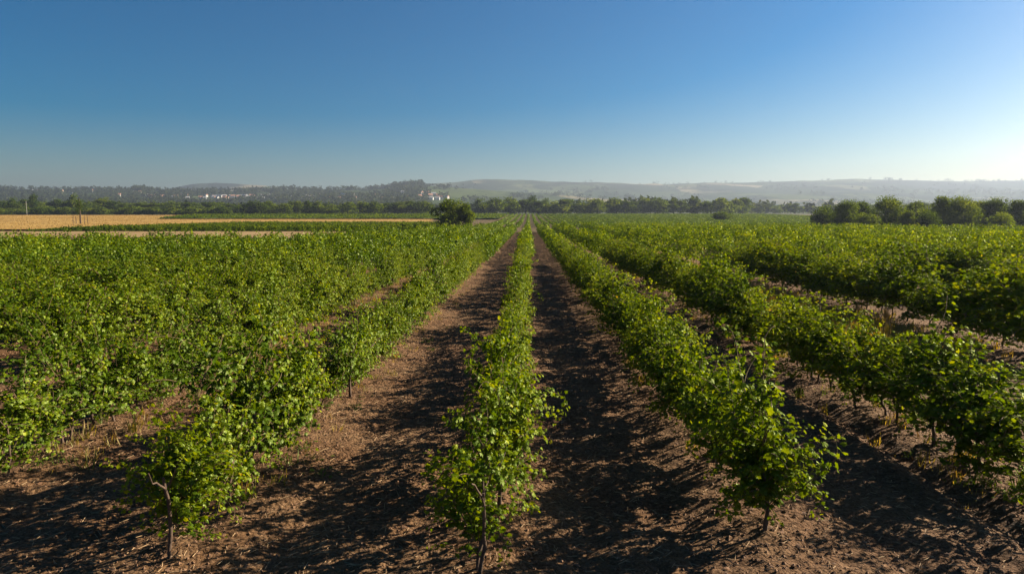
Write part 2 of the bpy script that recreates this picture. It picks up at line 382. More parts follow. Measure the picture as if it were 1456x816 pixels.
# ------------------------------------------------------------------ grapevines
def make_canopy(seed, width=.42, height=1.22, nshoot=30, spread=.62, low=.24, size=.053, clump=.4):
    r = np.random.default_rng(seed); mb = MB()
    P, A, Nn, S, T = [], [], [], [], []
    for s in range(nshoot):
        y0 = r.uniform(-spread, spread); x0 = r.normal(0, .05); z0 = r.uniform(low, .82) if s > 12 else r.uniform(.14, .38)
        if s % 4 == 0: cy_, caz, cz_ = y0, r.uniform(0, 2 * math.pi), z0
        az = r.uniform(0, 2 * math.pi); out = r.uniform(.25, 1.0)
        if r.random() < clump: y0 = cy_ + r.normal(0, .09); z0 = max(.14, cz_ + r.normal(0, .1)); az = caz + r.normal(0, .6)
        up = r.uniform(.3, 1.1) if z0 < .7 else r.uniform(.5, 1.4)
        if r.random() < .14: up = 2.4; out *= .5
        d = np.array([math.cos(az) * out, math.sin(az) * out * .8, up]); d /= np.linalg.norm(d)
        L = r.uniform(.35, .72) * (1.15 if up > 2 else 1); st = .038; n = int(L / st)
        p = np.array([x0, y0, z0]); g = r.uniform(.02, .13)
        if r.random() < .07: L *= 1.35; n = int(L / st)
        pts = [p.copy()]
        for k in range(n):
            d = d + np.array([r.normal(0, .07), r.normal(0, .07), -g]); d /= np.linalg.norm(d)
            lim = height * (1.16 if up > 2 else 1.0)
            if p[2] > lim - .12: d[2] -= .25
            if abs(p[0]) > width * (1.0 if L < .75 else 1.5): d[0] -= 2.2 * (abs(p[0]) - width * .95) * math.copysign(1, p[0])
            if p[2] < .17: d[2] = abs(d[2]) * .3 + .1
            p = p + d * st; pts.append(p.copy())
            t = k / max(1, n - 1)
            side = np.cross(d, [0, 0, 1.]); side /= max(1e-6, np.linalg.norm(side)); sg = 1 if k % 2 else -1
            for q in range(3 if r.random() < .5 else 2):
                pe = side * sg * r.uniform(.3, 1) + d * r.uniform(-.2, .6) + np.array([r.normal(0, .4), r.normal(0, .4), r.uniform(-.2, .55)])
                pe /= np.linalg.norm(pe)
                lp = p + pe * r.uniform(.02, .07)
                ax = pe * .8 + np.array([r.normal(0, .35), r.normal(0, .35), r.uniform(-.95, .15)])
                nm = np.array([lp[0] * 1.1 + r.normal(0, .45), r.normal(0, .5), r.uniform(.35, 1.1)])
                sz = size * r.uniform(.7, 1.28) * (1 - .45 * t * t)
                P.append(lp); A.append(ax); Nn.append(nm); S.append(sz)
                T.append(np.clip(.30 + .34 * t ** 2 + r.normal(0, .12), 0, .9) + (.3 if r.random() < .006 else 0)); sg = -sg
        pts = np.array(pts); tube(mb, pts, np.linspace(.0055, .002, len(pts)), 4, 1, .5, False)
    leaves(mb, LV, LF, np.array(P), np.array(A), np.array(Nn), S, T, 0)
    return mb.mesh('canopy', [M_LEAF, M_CANE]), len(P)

def make_trunk(seed, stems=None, spread=.5):
    r = np.random.default_rng(seed + 500); mb = MB()
    k = stems or (1 if r.random() < .45 else 2 if r.random() < .7 else 3)
    for s in range(k):
        h = r.uniform(.58, .74); b = np.array([r.normal(0, .03), 0 if k == 1 else r.uniform(-.22, .22), -.04])
        e = np.array([r.normal(0, .05), b[1] + r.normal(0, .10), h]); n = 9
        t = np.linspace(0, 1, n)[:, None]; pts = b + (e - b) * t + np.cumsum(r.normal(0, .012, (n, 3)), 0) * (1 - t * .2) * np.array([1, 1, .2])
        pts[0] = b
        r0 = r.uniform(.015, .023) * (1 if k == 1 else .72)
        rad = np.linspace(r0 * 1.25, r0 * .75, n) * r.uniform(.88, 1.14, n)
        tube(mb, pts, rad, 8)
        for sg in (-1, 1):
            ee = pts[-1] + np.array([r.normal(0, .06), sg * r.uniform(.2, spread) / k ** .4, r.uniform(.05, .2)])
            tt = np.linspace(0, 1, 5)[:, None]; pp = pts[-2] + (ee - pts[-2]) * tt + r.normal(0, .012, (5, 3)); pp[0] = pts[-2]
            tube(mb, pp, np.linspace(r0 * .65, r0 * .3, 5), 6)
    return mb.mesh('trunk', [M_BARK], True)

NVAR = 16
CAN = [make_canopy(100 + i, width=.27 + .02 * (i % 4), height=1.20 + .06 * (i % 5), nshoot=60 + (i % 3) * 5)[0] for i in range(NVAR)]
CAN_THIN = [make_canopy(300 + i, width=.24, height=1.08, nshoot=30)[0] for i in range(3)]
CAN_END = [make_canopy(400 + i, width=w_, height=h_, nshoot=n_, spread=.24, low=.24, clump=.15)[0] for i, (w_, h_, n_) in enumerate(((.26, 1.05, 30), (.36, 1.2, 52), (.36, 1.2, 56)))]
TRK = [make_trunk(i) for i in range(10)]

# where every vine stands
VSP = .90
vines = []                                   # x, y, row key, scale
pr = random.Random(11)
def left_far(x):
    if x > -15: return 140
    if x > -21.5: return 90
    return 62 + (x + 22) * .15
def right_far(x): return 142 - .50 * max(0, x - 4)
def add_row(key, x, y0, y1, h=1.0, gap=.02):
    y = y0; i = 0
    while y < y1:
        q = x / max(y, .1)
        if -.84 < q < .82 and pr.random() > gap:
            wave = (.86 if key in ('C', 'L1', 'R1') else .84) + (.28 if key in ('C', 'L1', 'R1') else .34) * float(vnoise(np.array([y * .45]), np.array([x * 1.7 + 9]), 71)[0])
            vines.append((x + pr.gauss(0, .05), y + pr.gauss(0, .07), key, wave * h * pr.choice((.78, .9, .95, 1, 1, 1.05, 1.1, 1.2)) * pr.uniform(.95, 1.05)))
        y += VSP
add_row('C', XC, 5.53, 142, 1.0, .0)
add_row('L1', XL1, 5.5, 141, 1.05, .0)
add_row('R1', XR1, 6.06, 142, 1.1, .0)
add_row('L2', XL2, 6.6, 140, 1.06, .01)
add_row('R2', XR2, 5.2, 142, 1.24, .01)
add_row('L3', XL3, 12.4, 140, 1.16, .02)
add_row('R3', XR3, 9.5, 138, 1.36, .03)
for k in range(4, 32):
    x = XL3 - 2.9 * (k - 3)
    add_row('L%d' % k, x, 9, left_far(x), 1.16, .03)
for k in range(4, 20):
    x = XR3 + 5.3 * (k - 3)
    add_row('R%d' % k, x, 9, right_far(x), 1.34, .05)

def seen(v):
    px, py = project(v[0], v[1], .75)
    return -45 < px < W0 + 45
cand = [v for v in vines if seen(v)]
cost = lambda v: math.hypot(v[0], v[1]) * (1.0 if v[2] in ('C', 'L1', 'R1', 'R2') else 1.12 if v[2] in ('L2', 'R3') else 1.3)
cand.sort(key=cost)
near = cand[:300]; near_set = set(near)
ORD = 'first second third fourth fifth sixth seventh eighth ninth tenth eleventh twelfth thirteenth fourteenth fifteenth sixteenth seventeenth eighteenth nineteenth'.split()
TENS = {2: 'twent', 3: 'thirt', 4: 'fort', 5: 'fift', 6: 'sixt', 7: 'sevent', 8: 'eight', 9: 'ninet'}
def ordinal(n):
    if n < 20: return ORD[n - 1]
    a, b = divmod(n, 10)
    if n >= 100: return 'hundredth' if n == 100 else 'hundred and ' + ordinal(n - 100)
    return TENS[a] + ('ieth' if b == 0 else 'y-' + ORD[b - 1])
ROWTXT = {'C': 'the centre row', 'L1': 'the first row left of centre', 'R1': 'the first row right of centre'}
def rowtxt(k):
    return ROWTXT.get(k) or 'the %s row %s of centre' % (ordinal(int(k[1:])), 'left' if k[0] == 'L' else 'right')
def gz(x, y): return float(ground_z(np.array([x]), np.array([y]))[0])
count = {}
vr = random.Random(5)
byrow = {}
for v in near: byrow.setdefault(v[2], []).append(v)
LOOK = {'C': 'leafy bright grapevine', 'L': 'bushy green grapevine', 'R': 'backlit green grapevine'}
for key, lst in byrow.items():
    lst.sort(key=lambda v: v[1])
    for i, (x, y, k, s) in enumerate(lst):
        o = bpy.data.objects.new('grapevine', None); col.objects.link(o); o.empty_display_size = .2
        o.location = (x, y, gz(x, y) - .01)
        first = i == 0 and key in ('C', 'L1', 'R1')
        if first: lab = {'C': 'slim-stemmed grapevine with low shoots standing at the near end of the centre row',
                         'L1': 'bushy grapevine with dark stem at the near end of the first row left of centre',
                         'R1': 'drooping grapevine with shaded side at the near end of the first row right of centre'}[key]
        else: lab = '%s, %s from the near end of %s' % (LOOK[key[0]], ordinal(i + 1), rowtxt(key))
        tag(o, lab, 'grapevine', 'grapevines planted in long rows')
        pool = CAN_THIN if key == 'C' and (i == 0 or vr.random() < .35) else CAN
        c = link('canopy', CAN_END['CLR'.index(key[0])] if first else pool[vr.randrange(len(pool))], o)
        c.rotation_euler = (0, 0, (0 if vr.random() < .5 else math.pi) + vr.gauss(0, .12))
        wx = {'C': .72, 'L1': .76, 'R1': 1.0, 'L2': .85, 'L3': .95}.get(key, 1.2 if key[0] == 'L' or key == 'R2' else 1.55)
        c.scale = (s * wx * vr.uniform(.92, 1.1), s * vr.uniform(1.05, 1.25), s * vr.uniform(.94, 1.06))
        if first: c.rotation_euler = (0, 0, 0); c.scale = (1.05, .62, 1.0); c.location = (.06 if key == 'L1' else 0, .12, 0)
        t = link('trunk', TRK[vr.randrange(len(TRK))], o)
        t.rotation_euler = (0, 0, 0 if vr.random() < .5 else math.pi); t.scale = (1, 1, s)

# the rest of the vineyard: one mass
def far_vines(mb, lst, seed, sizes):
    r = np.random.default_rng(seed)
    for (x, y, k, s) in lst:
        d = math.hypot(x, y)
        n, sz = sizes(d)
        n = int(n)
        z0 = float(base_z(x, y))
        ph = r.uniform(0, 2 * math.pi, n); rr = r.uniform(.45, 1, n) ** .5
        zz = r.uniform(.12, 1.0, n) ** .85
        hgt = 1.26 * s * r.uniform(.92, 1.08)
        prof_w = .46 * np.sqrt(np.clip(1 - ((zz - .55) / .62) ** 2, .1, 1))
        # two or three lumps per vine
        lump = 1 + .30 * np.sin(ph * 3 + r.uniform(0, 6)) + .22 * np.sin(ph * 2 + zz * 7 + r.uniform(0, 6))
        px = np.cos(ph) * rr * prof_w * lump * (1.5 if k[0] == 'R' and k not in ('R1', 'R2') else 1.05); py = np.sin(ph) * rr * .58 * lump; pz = zz * hgt * (1 + .06 * np.sin(ph * 2 + 1))
        spike = r.random(n) < .05; pz = pz + spike * r.uniform(.05, .25, n) * (zz > .8)
        P = np.stack([x + px, y + py, z0 + pz], 1)
        A = np.stack([px * 1.2 + r.normal(0, .5, n), py * .6 + r.normal(0, .5, n), r.uniform(-.9, .3, n)], 1)
        Nm = np.stack([px * 1.6 + r.normal(0, .4, n), py + r.normal(0, .45, n), r.uniform(.3, 1.1, n)], 1)
        T = np.clip(.36 + .3 * (zz > .8) * r.random(n) + r.normal(0, .14, n) + r.normal(0, .12) + (-.07 if k[0] == 'L' else .03), 0, .88)  # left rows tinted darker, others lighter: uneven light through the leaves put into colour
        leaves(mb, SV, SF, P, A, Nm, sz * r.uniform(.75, 1.3, n), T, 0)
        if d < 45:
            tube(mb, np.array([(x, y, z0 - .05), (x + r.normal(0, .03), y, z0 + .3), (x, y + r.normal(0, .06), z0 + .7)]), .024, 5, 1)
rest = [v for v in vines if v not in near_set]
mb = MB()
far_vines(mb, rest, 3, lambda d: (850, .080) if d < 30 else (430, .105) if d < 50 else (240, .14) if d < 85 else (150, .175))
vy = link('vineyard', mb.mesh('vineyard', [M_LEAF, M_BARK])); tag(vy, 'mass of green grapevines filling both sides beyond the nearest rows', 'vineyard', None, 'stuff')

# low green block beyond the sandy track
mb = MB(); lst = []
x = -106.0
while x < -22:
    y = 142 + pr.uniform(0, 1)
    if x < -98: y += 0
    y1 = 232 if x > -95 else 232 - (-95 - x) * 4
    h = .95 * min(1, .35 + (x + 106) / 18)
    while y < y1:
        if pr.random() > .04: lst.append((x + pr.gauss(0, .1), y, 'B', h * pr.uniform(.85, 1.15)))
        y += 1.25
    x += 2.5
far_vines(mb, lst, 4, lambda d: (60, .34))
o = link('low_crop_block', mb.mesh('low_crop_block', [M_CROP, M_BARK])); tag(o, 'low dark green crop block between the sandy track and the wheat', 'crop', None, 'stuff')

mb = MB(); r = np.random.default_rng(67); n = 80000
y = 146 + 325 * r.random(n) ** .8; x = -560 + 540 * r.random(n); k_ = wheat_mask(x, y) & (x > -.82 * y); x, y = x[k_], y[k_]; n = len(x)
P = np.stack([x, y, base_z(x, y) + .30 + .12 * fbm(x * .3, y * .3, 9, 3) + r.uniform(0, .1, n)], 1)
leaves(mb, SV, SF, P, np.stack([r.normal(0, .35, n), r.normal(0, .35, n), np.ones(n)], 1), r.normal(0, 1, (n, 3)), r.uniform(.12, .3, n), np.clip(r.normal(.5, .1, n) + .45 * fbm(x * .02, y * .01, 15, 3), 0, 1))
o = link('wheat_stalks', mb.mesh('wheat_stalks', [M_STALK])); tag(o, 'ripe golden wheat stalks standing over the far left field', 'wheat', None, 'stuff')
mb = MB(); r = np.random.default_rng(66); n = 45000
y = r.uniform(337, 498, n); x = r.uniform(-300, -14, n); k_ = meadow_mask(x, y); x, y = x[k_], y[k_]; n = len(x)
P = np.stack([x, y, base_z(x, y) + .75 + .5 * fbm(x * .25, y * .25, 29, 3) + r.uniform(-.1, .35, n)], 1)
leaves(mb, SV, SF, P, r.normal(0, 1, (n, 3)), r.normal(0, .5, (n, 3)) + [0, 0, .8], r.uniform(.4, .9, n), np.clip(.45 + .5 * fbm(x * .05, y * .03, 5, 3) + r.normal(0, .15, n), 0, 1))
o = link('crop_leaves', mb.mesh('crop_leaves', [M_CROP])); tag(o, 'leafy green crop covering the far field below the treeline', 'crop', None, 'stuff')

# striped far vineyard on the gentle rise
mb = MB(); lst = []
r0 = XC - 11.2
for k in range(64):
    x = r0 + 2.8 * k
    y = 186 + pr.uniform(0, 2) if x < 9 else max(152 - .3 * x, 168 - .85 * x) + 12 + pr.uniform(0, 3)
    while y < 499:
        if 225 < y < 236 and x > 25: y += 12
        if pr.random() > .03: lst.append((x, y, 'S', pr.uniform(.9, 1.1) * .95))
        y += 2.2
def striped(mb, lst, seed):
    r = np.random.default_rng(seed); n = 26; m = len(lst); L = np.array([(a, b, s) for a, b, _, s in lst])
    c = np.repeat(L, n, 0); q = len(c)
    z = r.uniform(.25, 1.15, q) * c[:, 2]; px = r.normal(0, .24, q); py = r.uniform(-1.15, 1.15, q)
    P = np.stack([c[:, 0] + px, c[:, 1] + py, base_z(c[:, 0], c[:, 1] + py) + z], 1)
    A = np.stack([r.normal(0, .6, q), r.normal(0, .6, q), r.uniform(-.6, .3, q)], 1)
    Nm = np.stack([px * 2 + r.normal(0, .4, q), r.normal(0, .5, q), r.uniform(.3, 1, q)], 1)
    leaves(mb, SV, SF, P, A, Nm, r.uniform(.32, .52, q), np.clip(.4 + r.normal(0, .17, q), 0, 1), 0)
striped(mb, lst, 5)
o = link('striped_vineyard', mb.mesh('striped_vineyard', [M_LEAF])); tag(o, 'far striped vineyard on the rise below the treeline', 'vineyard', None, 'stuff')

# ------------------------------------------------------------------ weeds, clods, straw
def scatter(n, fx):
    return fx(n)
mb = MB(); r = np.random.default_rng(21)
OCT = np.array([(1, 0, 0), (0, 1, 0), (-1, 0, 0), (0, -1, 0), (0, 0, .7), (0, 0, -.7)], float)
OF = np.array([(0, 1, 4), (1, 2, 4), (2, 3, 4), (3, 0, 4), (1, 0, 5), (2, 1, 5), (3, 2, 5), (0, 3, 5)])
def clods(n, x0, x1, y0, y1, s0, s1):
    x = r.uniform(x0, x1, n); y = y0 + (y1 - y0) * r.random(n) ** 1.5
    keep = np.abs(x) < y * .85 + 1.5; x = x[keep]; y = y[keep]; n = len(x)
    s = s0 * (s1 / s0) ** (r.random(n) ** 2.2)
    Vt = OCT[None] * r.uniform(.55, 1.3, (n, 6, 3)); an = r.uniform(0, 6.28, n); ca, sa = np.cos(an)[:, None], np.sin(an)[:, None]
    Vx = Vt[..., 0] * ca - Vt[..., 1] * sa * .8; Vy = Vt[..., 0] * sa + Vt[..., 1] * ca * .8
    Z = ground_z(x, y)
    V = np.stack([x[:, None] + Vx * s[:, None], y[:, None] + Vy * s[:, None], (Z + s * .15)[:, None] + Vt[..., 2] * s[:, None]], -1)
    mb.add(V.reshape(-1, 3), (OF[None] + (np.arange(n) * 6)[:, None, None]).reshape(-1, 3), 0, .5)
clods(75000, -9, 9, 4.4, 17, .006, .026)
clods(26000, -14, 14, 14, 36, .012, .04)
o = link('soil_clods', mb.mesh('soil_clods', [M_STONE])); tag(o, 'loose brown soil clods and chips strewn over the lanes', 'clods', None, 'stuff')

mb = MB()
n = 14000
x = r.uniform(-9, 9, n); y = 4.6 + 20 * r.random(n) ** 1.6; keep = np.abs(x) < y * .85 + 1; x, y = x[keep], y[keep]; n = len(x)
an = r.uniform(0, 3.14, n); L = r.uniform(.03, .13, n); z = ground_z(x, y) + .012
d = np.stack([np.cos(an), np.sin(an), r.normal(0, .12, n)], 1); pd = np.stack([-np.sin(an), np.cos(an), np.zeros(n)], 1) * .0028
c = np.stack([x, y, z], 1); e = d * L[:, None]; upv = np.array([0, 0, .004])
V = np.stack([c - e / 2 - pd, c + e / 2 - pd, c + e / 2 + pd, c - e / 2 + pd, c - e / 2 + upv, c + e / 2 + upv], 1)
mb.add(V.reshape(-1, 3), (np.array([(0, 1, 5, 4), (4, 5, 2, 3)])[None] + (np.arange(n) * 6)[:, None, None]).reshape(-1, 4))
n = 3000; x = r.uniform(-9, 9, n); y = 4.6 + 18 * r.random(n) ** 1.5; near_row = np.min(np.abs(x[:, None] - np.array(NEAR_ROWS)[None]), 1); kp = r.random(n) < np.exp(-(near_row / .7) ** 2) + .15; x, y = x[kp], y[kp]; n = len(x)
leaves(mb, LV, LF, np.stack([x, y, ground_z(x, y) + .02], 1), np.stack([r.normal(0, 1, n), r.normal(0, 1, n), r.normal(0, .15, n)], 1), np.stack([r.normal(0, .3, n), r.normal(0, .3, n), np.ones(n)], 1), r.uniform(.03, .055, n), np.full(n, .5), 1)
o = link('straw_litter', mb.mesh('straw_litter', [M_STRAW, M_DEAD])); tag(o, 'dry stalks, straw and fallen leaves lying on the bare soil', 'straw', None, 'stuff')

mb = MB()
def tufts(n, x, y, size, green, blades=14):
    n = len(x)
    for i in range(n):
        k = int(blades * r.uniform(.5, 1.5)); z = gz(x[i], y[i]) - .01
        an = r.uniform(0, 6.28, k); out = r.uniform(.1, .9, k); s = size[i] * r.uniform(.5, 1.2, k)
        base = np.stack([x[i] + r.normal(0, .05, k), y[i] + r.normal(0, .05, k), np.full(k, z)], 1)
        A = np.stack([np.cos(an) * out, np.sin(an) * out, np.ones(k)], 1)
        Nm = np.stack([np.cos(an), np.sin(an), np.full(k, .3)], 1)
        BV = np.array([(-.035, 0, 0), (.035, 0, 0), (.022, .6, -.03), (0, 1, -.12), (-.022, .6, -.03)]); BF = np.array([(0, 1, 2, 3, 4)])
        g = green[i]
        leaves(mb, BV, BF, base, A, Nm, s, np.clip(g + r.normal(0, .08, k), 0, 1), 0)
        if g < .5:
            q = int(k * .7); A2 = np.stack([r.normal(0, 1, q), r.normal(0, 1, q), r.uniform(-.2, .5, q)], 1)
            leaves(mb, LV, LF, base[:q] + np.stack([r.normal(0, .07, q), r.normal(0, .07, q), r.uniform(.03, .8, q) * size[i]], 1), A2, np.tile([0, 0, 1.], (q, 1)), r.uniform(.025, .055, q), np.clip(r.normal(.35, .15, q), 0, 1), 0)
def rowtufts(n, rx, sd, y0, y1, s0, s1, pg):
    x = rx + r.normal(0, sd, n); y = y0 + (y1 - y0) * r.random(n) ** 1.3
    tufts(n, x, y, r.uniform(s0, s1, n), np.where(r.random(n) < pg, r.uniform(0, .4, n), r.uniform(.6, 1, n)))
rowtufts(150, XL2 + .3, .35, 7.5, 34, .08, .26, .45)
rowtufts(70, XL1 + .25, .25, 6.5, 30, .05, .16, .6)
rowtufts(45, XC - .1, .28, 6.5, 30, .04, .12, .7)
rowtufts(130, XR1 + .25, .3, 8, 40, .06, .2, .55)
rowtufts(150, XR2 - .1, .4, 7, 40, .06, .24, .4)
rowtufts(1700, XR3 - 2.2, .75, 14, 100, .16, .44, .03)
rowtufts(200, XR3 - 3.0, 1.2, 18, 75, .1, .3, .2)
o = link('weeds', mb.mesh('weeds', [M_WEED])); tag(o, 'green weeds and dry grass tufts growing along the vine rows', 'weeds', None, 'stuff')

# ------------------------------------------------------------------ trees
def tree_proto(seed, H, Wd, nleaf, lsize, material, shape='round', low=.06):
    r = np.random.default_rng(seed); mb = MB(); tr = MB()
    nb = 26; C = []; Rr = []
    while len(C) < nb:
        u = r.uniform(-1, 1, 3)
        if np.dot(u, u) > 1: continue
        zc = (u[2] + 1) / 2
        wz = {'round': math.sqrt(max(.05, 1 - (2 * zc - .85) ** 2)), 'oval': math.sqrt(max(.05, 1 - (2 * zc - .8) ** 2)) , 'poplar': .55 + .45 * math.sin(math.pi * min(1, zc * 1.05 + .08)),
              'shrub': math.sqrt(max(.05, 1 - zc ** 2.2))}[shape]
        C.append([u[0] * Wd / 2 * .72 * wz, u[1] * Wd / 2 * .72 * wz, low * H + Wd * .12 + zc * (H * (1 - low) - Wd * .26)]); Rr.append(Wd * r.uniform(.13, .23))
    C = np.array(C); Rr = np.array(Rr)
    idx = r.integers(0, nb, nleaf); dv = unit(r.normal(0, 1, (nleaf, 3))); rad = Rr[idx] * r.uniform(.45, 1.08, nleaf) ** .6
    P = C[idx] + dv * rad[:, None] * np.array([1, 1, .85]); P[:, 2] = np.maximum(P[:, 2], .05 * H * r.uniform(.4, 1.6, nleaf))
    P[:, 2] *= H / np.percentile(P[:, 2], 99.3); P[:, :2] *= Wd / 2 / np.percentile(np.abs(P[:, :2]), 98.5)
    A = r.normal(0, 1, (nleaf, 3)); A[:, 2] -= .5
    Nm = dv + r.normal(0, .5, (nleaf, 3)) + np.array([0, 0, .3])
    ct = r.normal(0, .16, nb)
    T = np.clip(.42 + ct[idx] + r.normal(0, .12, nleaf), 0, 1)
    leaves(mb, SV, SF, P, A, Nm, lsize * r.uniform(.6, 1.4, nleaf), T, 0)
    n = 8; t = np.linspace(0, 1, n)
    pts = np.stack([np.cumsum(r.normal(0, .02 * H * .3, n)), np.cumsum(r.normal(0, .02 * H * .3, n)), -.1 + t * H * .72], 1); pts[0, :2] = 0
    tube(tr, pts, np.linspace(H * .03, H * .008, n), 8)
    for b in range(9):
        i = r.integers(2, n - 1); e = C[r.integers(0, nb)]
        tt = np.linspace(0, 1, 5)[:, None]; pp = pts[i] + (e - pts[i]) * tt; pp[1:4, 2] += H * .02
        tube(tr, pp, np.linspace(H * .011, H * .004, 5), 5)
    return tr.mesh('trunk', [M_TRUNK], True), mb.mesh('crown', [material])

def put_tree(proto, name, label, cat, group, x, y, sx, sz, rot):
    o = bpy.data.objects.new(name, None); col.objects.link(o); o.location = (x, y, float(base_z(x, y)) - .05); o.rotation_euler = (0, 0, rot); o.scale = (sx, sx, sz)
    tag(o, label, cat, group)
    link('trunk', proto[0], o); link('crown', proto[1], o); return o
def at_px(px, y): return ratio(px) * y
def height_for(px, top, y):
    x = at_px(px, y); return CAM_H + (VPY - top) / F * y - float(base_z(x, y))

NEARP = {'round': tree_proto(41, 7, 8, 9000, .26, M_TREE, 'round', .02), 'oval': tree_proto(42, 7, 6, 7500, .26, M_BUSH, 'oval', .02),
         'shrub': tree_proto(43, 5, 6, 6500, .24, M_TREE, 'shrub', .0), 'oval_dark': tree_proto(45, 7, 6, 7500, .26, M_TREE, 'oval', .03)}
PDIM = {'round': (7, 8), 'oval': (7, 6), 'shrub': (5, 6), 'oval_dark': (7, 6)}
FARP = [(tree_proto(60, 10, 9, 1900, .62, M_TREE, 'round', .0), 10, 9), (tree_proto(61, 11, 7.5, 1900, .6, M_TREE, 'oval', .0), 11, 7.5),
        (tree_proto(62, 9, 9, 1900, .62, M_BUSH, 'round', .0), 9, 9), (tree_proto(63, 12, 6, 1700, .55, M_BUSH, 'poplar', .0), 12, 6),
        (tree_proto(64, 10, 8, 1900, .6, M_TREE, 'shrub', .0), 10, 8), (tree_proto(65, 12, 7, 1900, .6, M_TREE, 'oval', .0), 12, 7)]
SHRUB = [(tree_proto(70, 5, 7, 1500, .5, M_BUSH, 'shrub', 0), 5, 7), (tree_proto(71, 5, 6, 1500, .5, M_BUSH, 'round', 0), 5, 6), (tree_proto(72, 5, 7, 1500, .5, M_TREE, 'shrub', 0), 5, 7)]

def near_tree(kind, name, label, cat, px, top, width_px, y, group=None, rot=0):
    H = height_for(px, top, y); Wd = width_px * y / F; h0, w0 = PDIM[kind]
    return put_tree(NEARP[kind], name, label, cat, group, at_px(px, y), y, Wd / w0, H / h0, rot)
# the round tree at the end of the left block
near_tree('round', 'round_tree', 'large round dark tree standing alone at the far end of the left vineyard', 'tree', 641, 284, 52, 158, None, .4)
near_tree('oval', 'round_tree', 'smaller pale green tree leaning on the right side of the large round tree', 'tree', 664, 290, 24, 157, None, 2.0)
near_tree('shrub', 'field_bush', 'low rounded bush on the far edge of the right vineyard before the treeline', 'bush', 1026, 301, 28, 300, None, 1.0)
# big trees behind the right block
big = [(1172, 297, 40, 175, 'shrub'), (1205, 289, 44, 160, 'round'), (1226, 291, 34, 165, 'oval_dark'), (1262, 284, 46, 145, 'round'), (1291, 303, 26, 140, 'oval'), (1304, 291, 38, 168, 'oval'), (1338, 284, 44, 150, 'oval_dark'), (1366, 284, 42, 146, 'round'),
       (1392, 290, 34, 152, 'oval'), (1414, 286, 44, 150, 'round'), (1446, 289, 46, 146, 'oval_dark'), (1478, 284, 50, 150, 'round'), (1232, 307, 34, 140, 'shrub'), (1320, 304, 34, 140, 'shrub'), (1425, 306, 34, 140, 'shrub')]
big.sort()
for i, (px, top, w, y, k) in enumerate(big):
    top -= 3
    near_tree(k, 'field_edge_tree', '%s %s behind the right vineyard, %s from the left of its clump' % (
        {'round': 'broad dark', 'oval': 'pale rounded', 'oval_dark': 'tall dense', 'shrub': 'low spreading'}[k], 'bush' if k == 'shrub' else 'tree', ordinal(i + 1)), 'bush' if k == 'shrub' else 'tree', px, top, w, y, 'trees edging the right vineyard', i * 1.3)

tr_ = random.Random(9)
def band(pxa, pxb, n, ya, yb, tops, wpx, name, fmt, cat, group, protos):
    pxs = sorted(pxa + (pxb - pxa) * (i + tr_.uniform(.15, .85)) / n for i in range(n))
    for i, px in enumerate(pxs):
        y = tr_.uniform(ya, yb); p, h0, w0 = protos[tr_.randrange(len(protos))]
        top = tops(px) + tr_.uniform(-2.5, 3.5); H = height_for(px, top, y); Wd = tr_.uniform(*wpx) * y / F
        put_tree(p, name, fmt % ordinal(i + 1), cat, group, at_px(px, y), y, Wd / w0, H / h0, tr_.uniform(0, 6.28))
band(676, 1066, 30, 508, 540, lambda p: 284 if p > 730 else 283, (20, 34), 'treeline_tree', 'dark tree in the treeline above the striped vineyard, %s from its left end', 'tree', 'trees of the treeline behind the striped vineyard', FARP)
for px, top, w, lab in ((757, 279, 20, 'tallest domed tree of the treeline above the striped vineyard'), (776, 282.5, 16, 'tall tree beside the tallest domed tree of the treeline'), (841, 284.5, 14, 'lone taller tree in the treeline right of the striped vineyard')):
    p, h0, w0 = FARP[0]; y = 545; H = height_for(px, top, y)
    put_tree(p, 'treeline_tree', lab, 'tree', 'trees of the treeline behind the striped vineyard', at_px(px, y), y, w * y / F / w0, H / h0, px)
band(345, 620, 26, 490, 520, lambda p: 288, (18, 32), 'treeline_tree', 'grey-green tree in the treeline behind the green field, %s from its left end', 'tree', 'trees of the treeline behind the green field', FARP)
band(-10, 345, 30, 545, 600, lambda p: 284 if p < 150 else 288, (18, 32), 'treeline_tree', 'dark tree rising behind the hedge of the wheat field, %s from its left end', 'tree', 'trees behind the wheat field hedge', FARP)
band(-10, 330, 30, 476, 486, lambda p: 295, (16, 26), 'hedge_shrub', 'green shrub of the hedge edging the wheat field, %s from its left end', 'shrub', 'hedge shrubs edging the wheat field', SHRUB)
band(1050, 1250, 18, 640, 760, lambda p: 291, (14, 24), 'distant_tree', 'hazy tree far behind the right vineyard, %s from the left of its band', 'tree', 'hazy trees far behind the right vineyard', FARP)
band(1180, 1470, 18, 420, 520, lambda p: 291, (16, 28), 'distant_tree', 'tree glimpsed between the big right-hand trees, %s from the left of its band', 'tree', 'trees glimpsed between the big right-hand trees', FARP)
for px, top, lab in ((107, 276, 'tall dark tree with a round head behind the wheat field hedge'), (50, 276, 'tall tree behind the pale utility pole'), (20, 281, 'lumpy tall tree nearest the left edge of the view')):
    p, h0, w0 = FARP[1]; y = 530; H = height_for(px, top, y)
    put_tree(p, 'treeline_tree', lab, 'tree', 'trees behind the wheat field hedge', at_px(px, y), y, 17 * y / F / w0, H / h0, px)

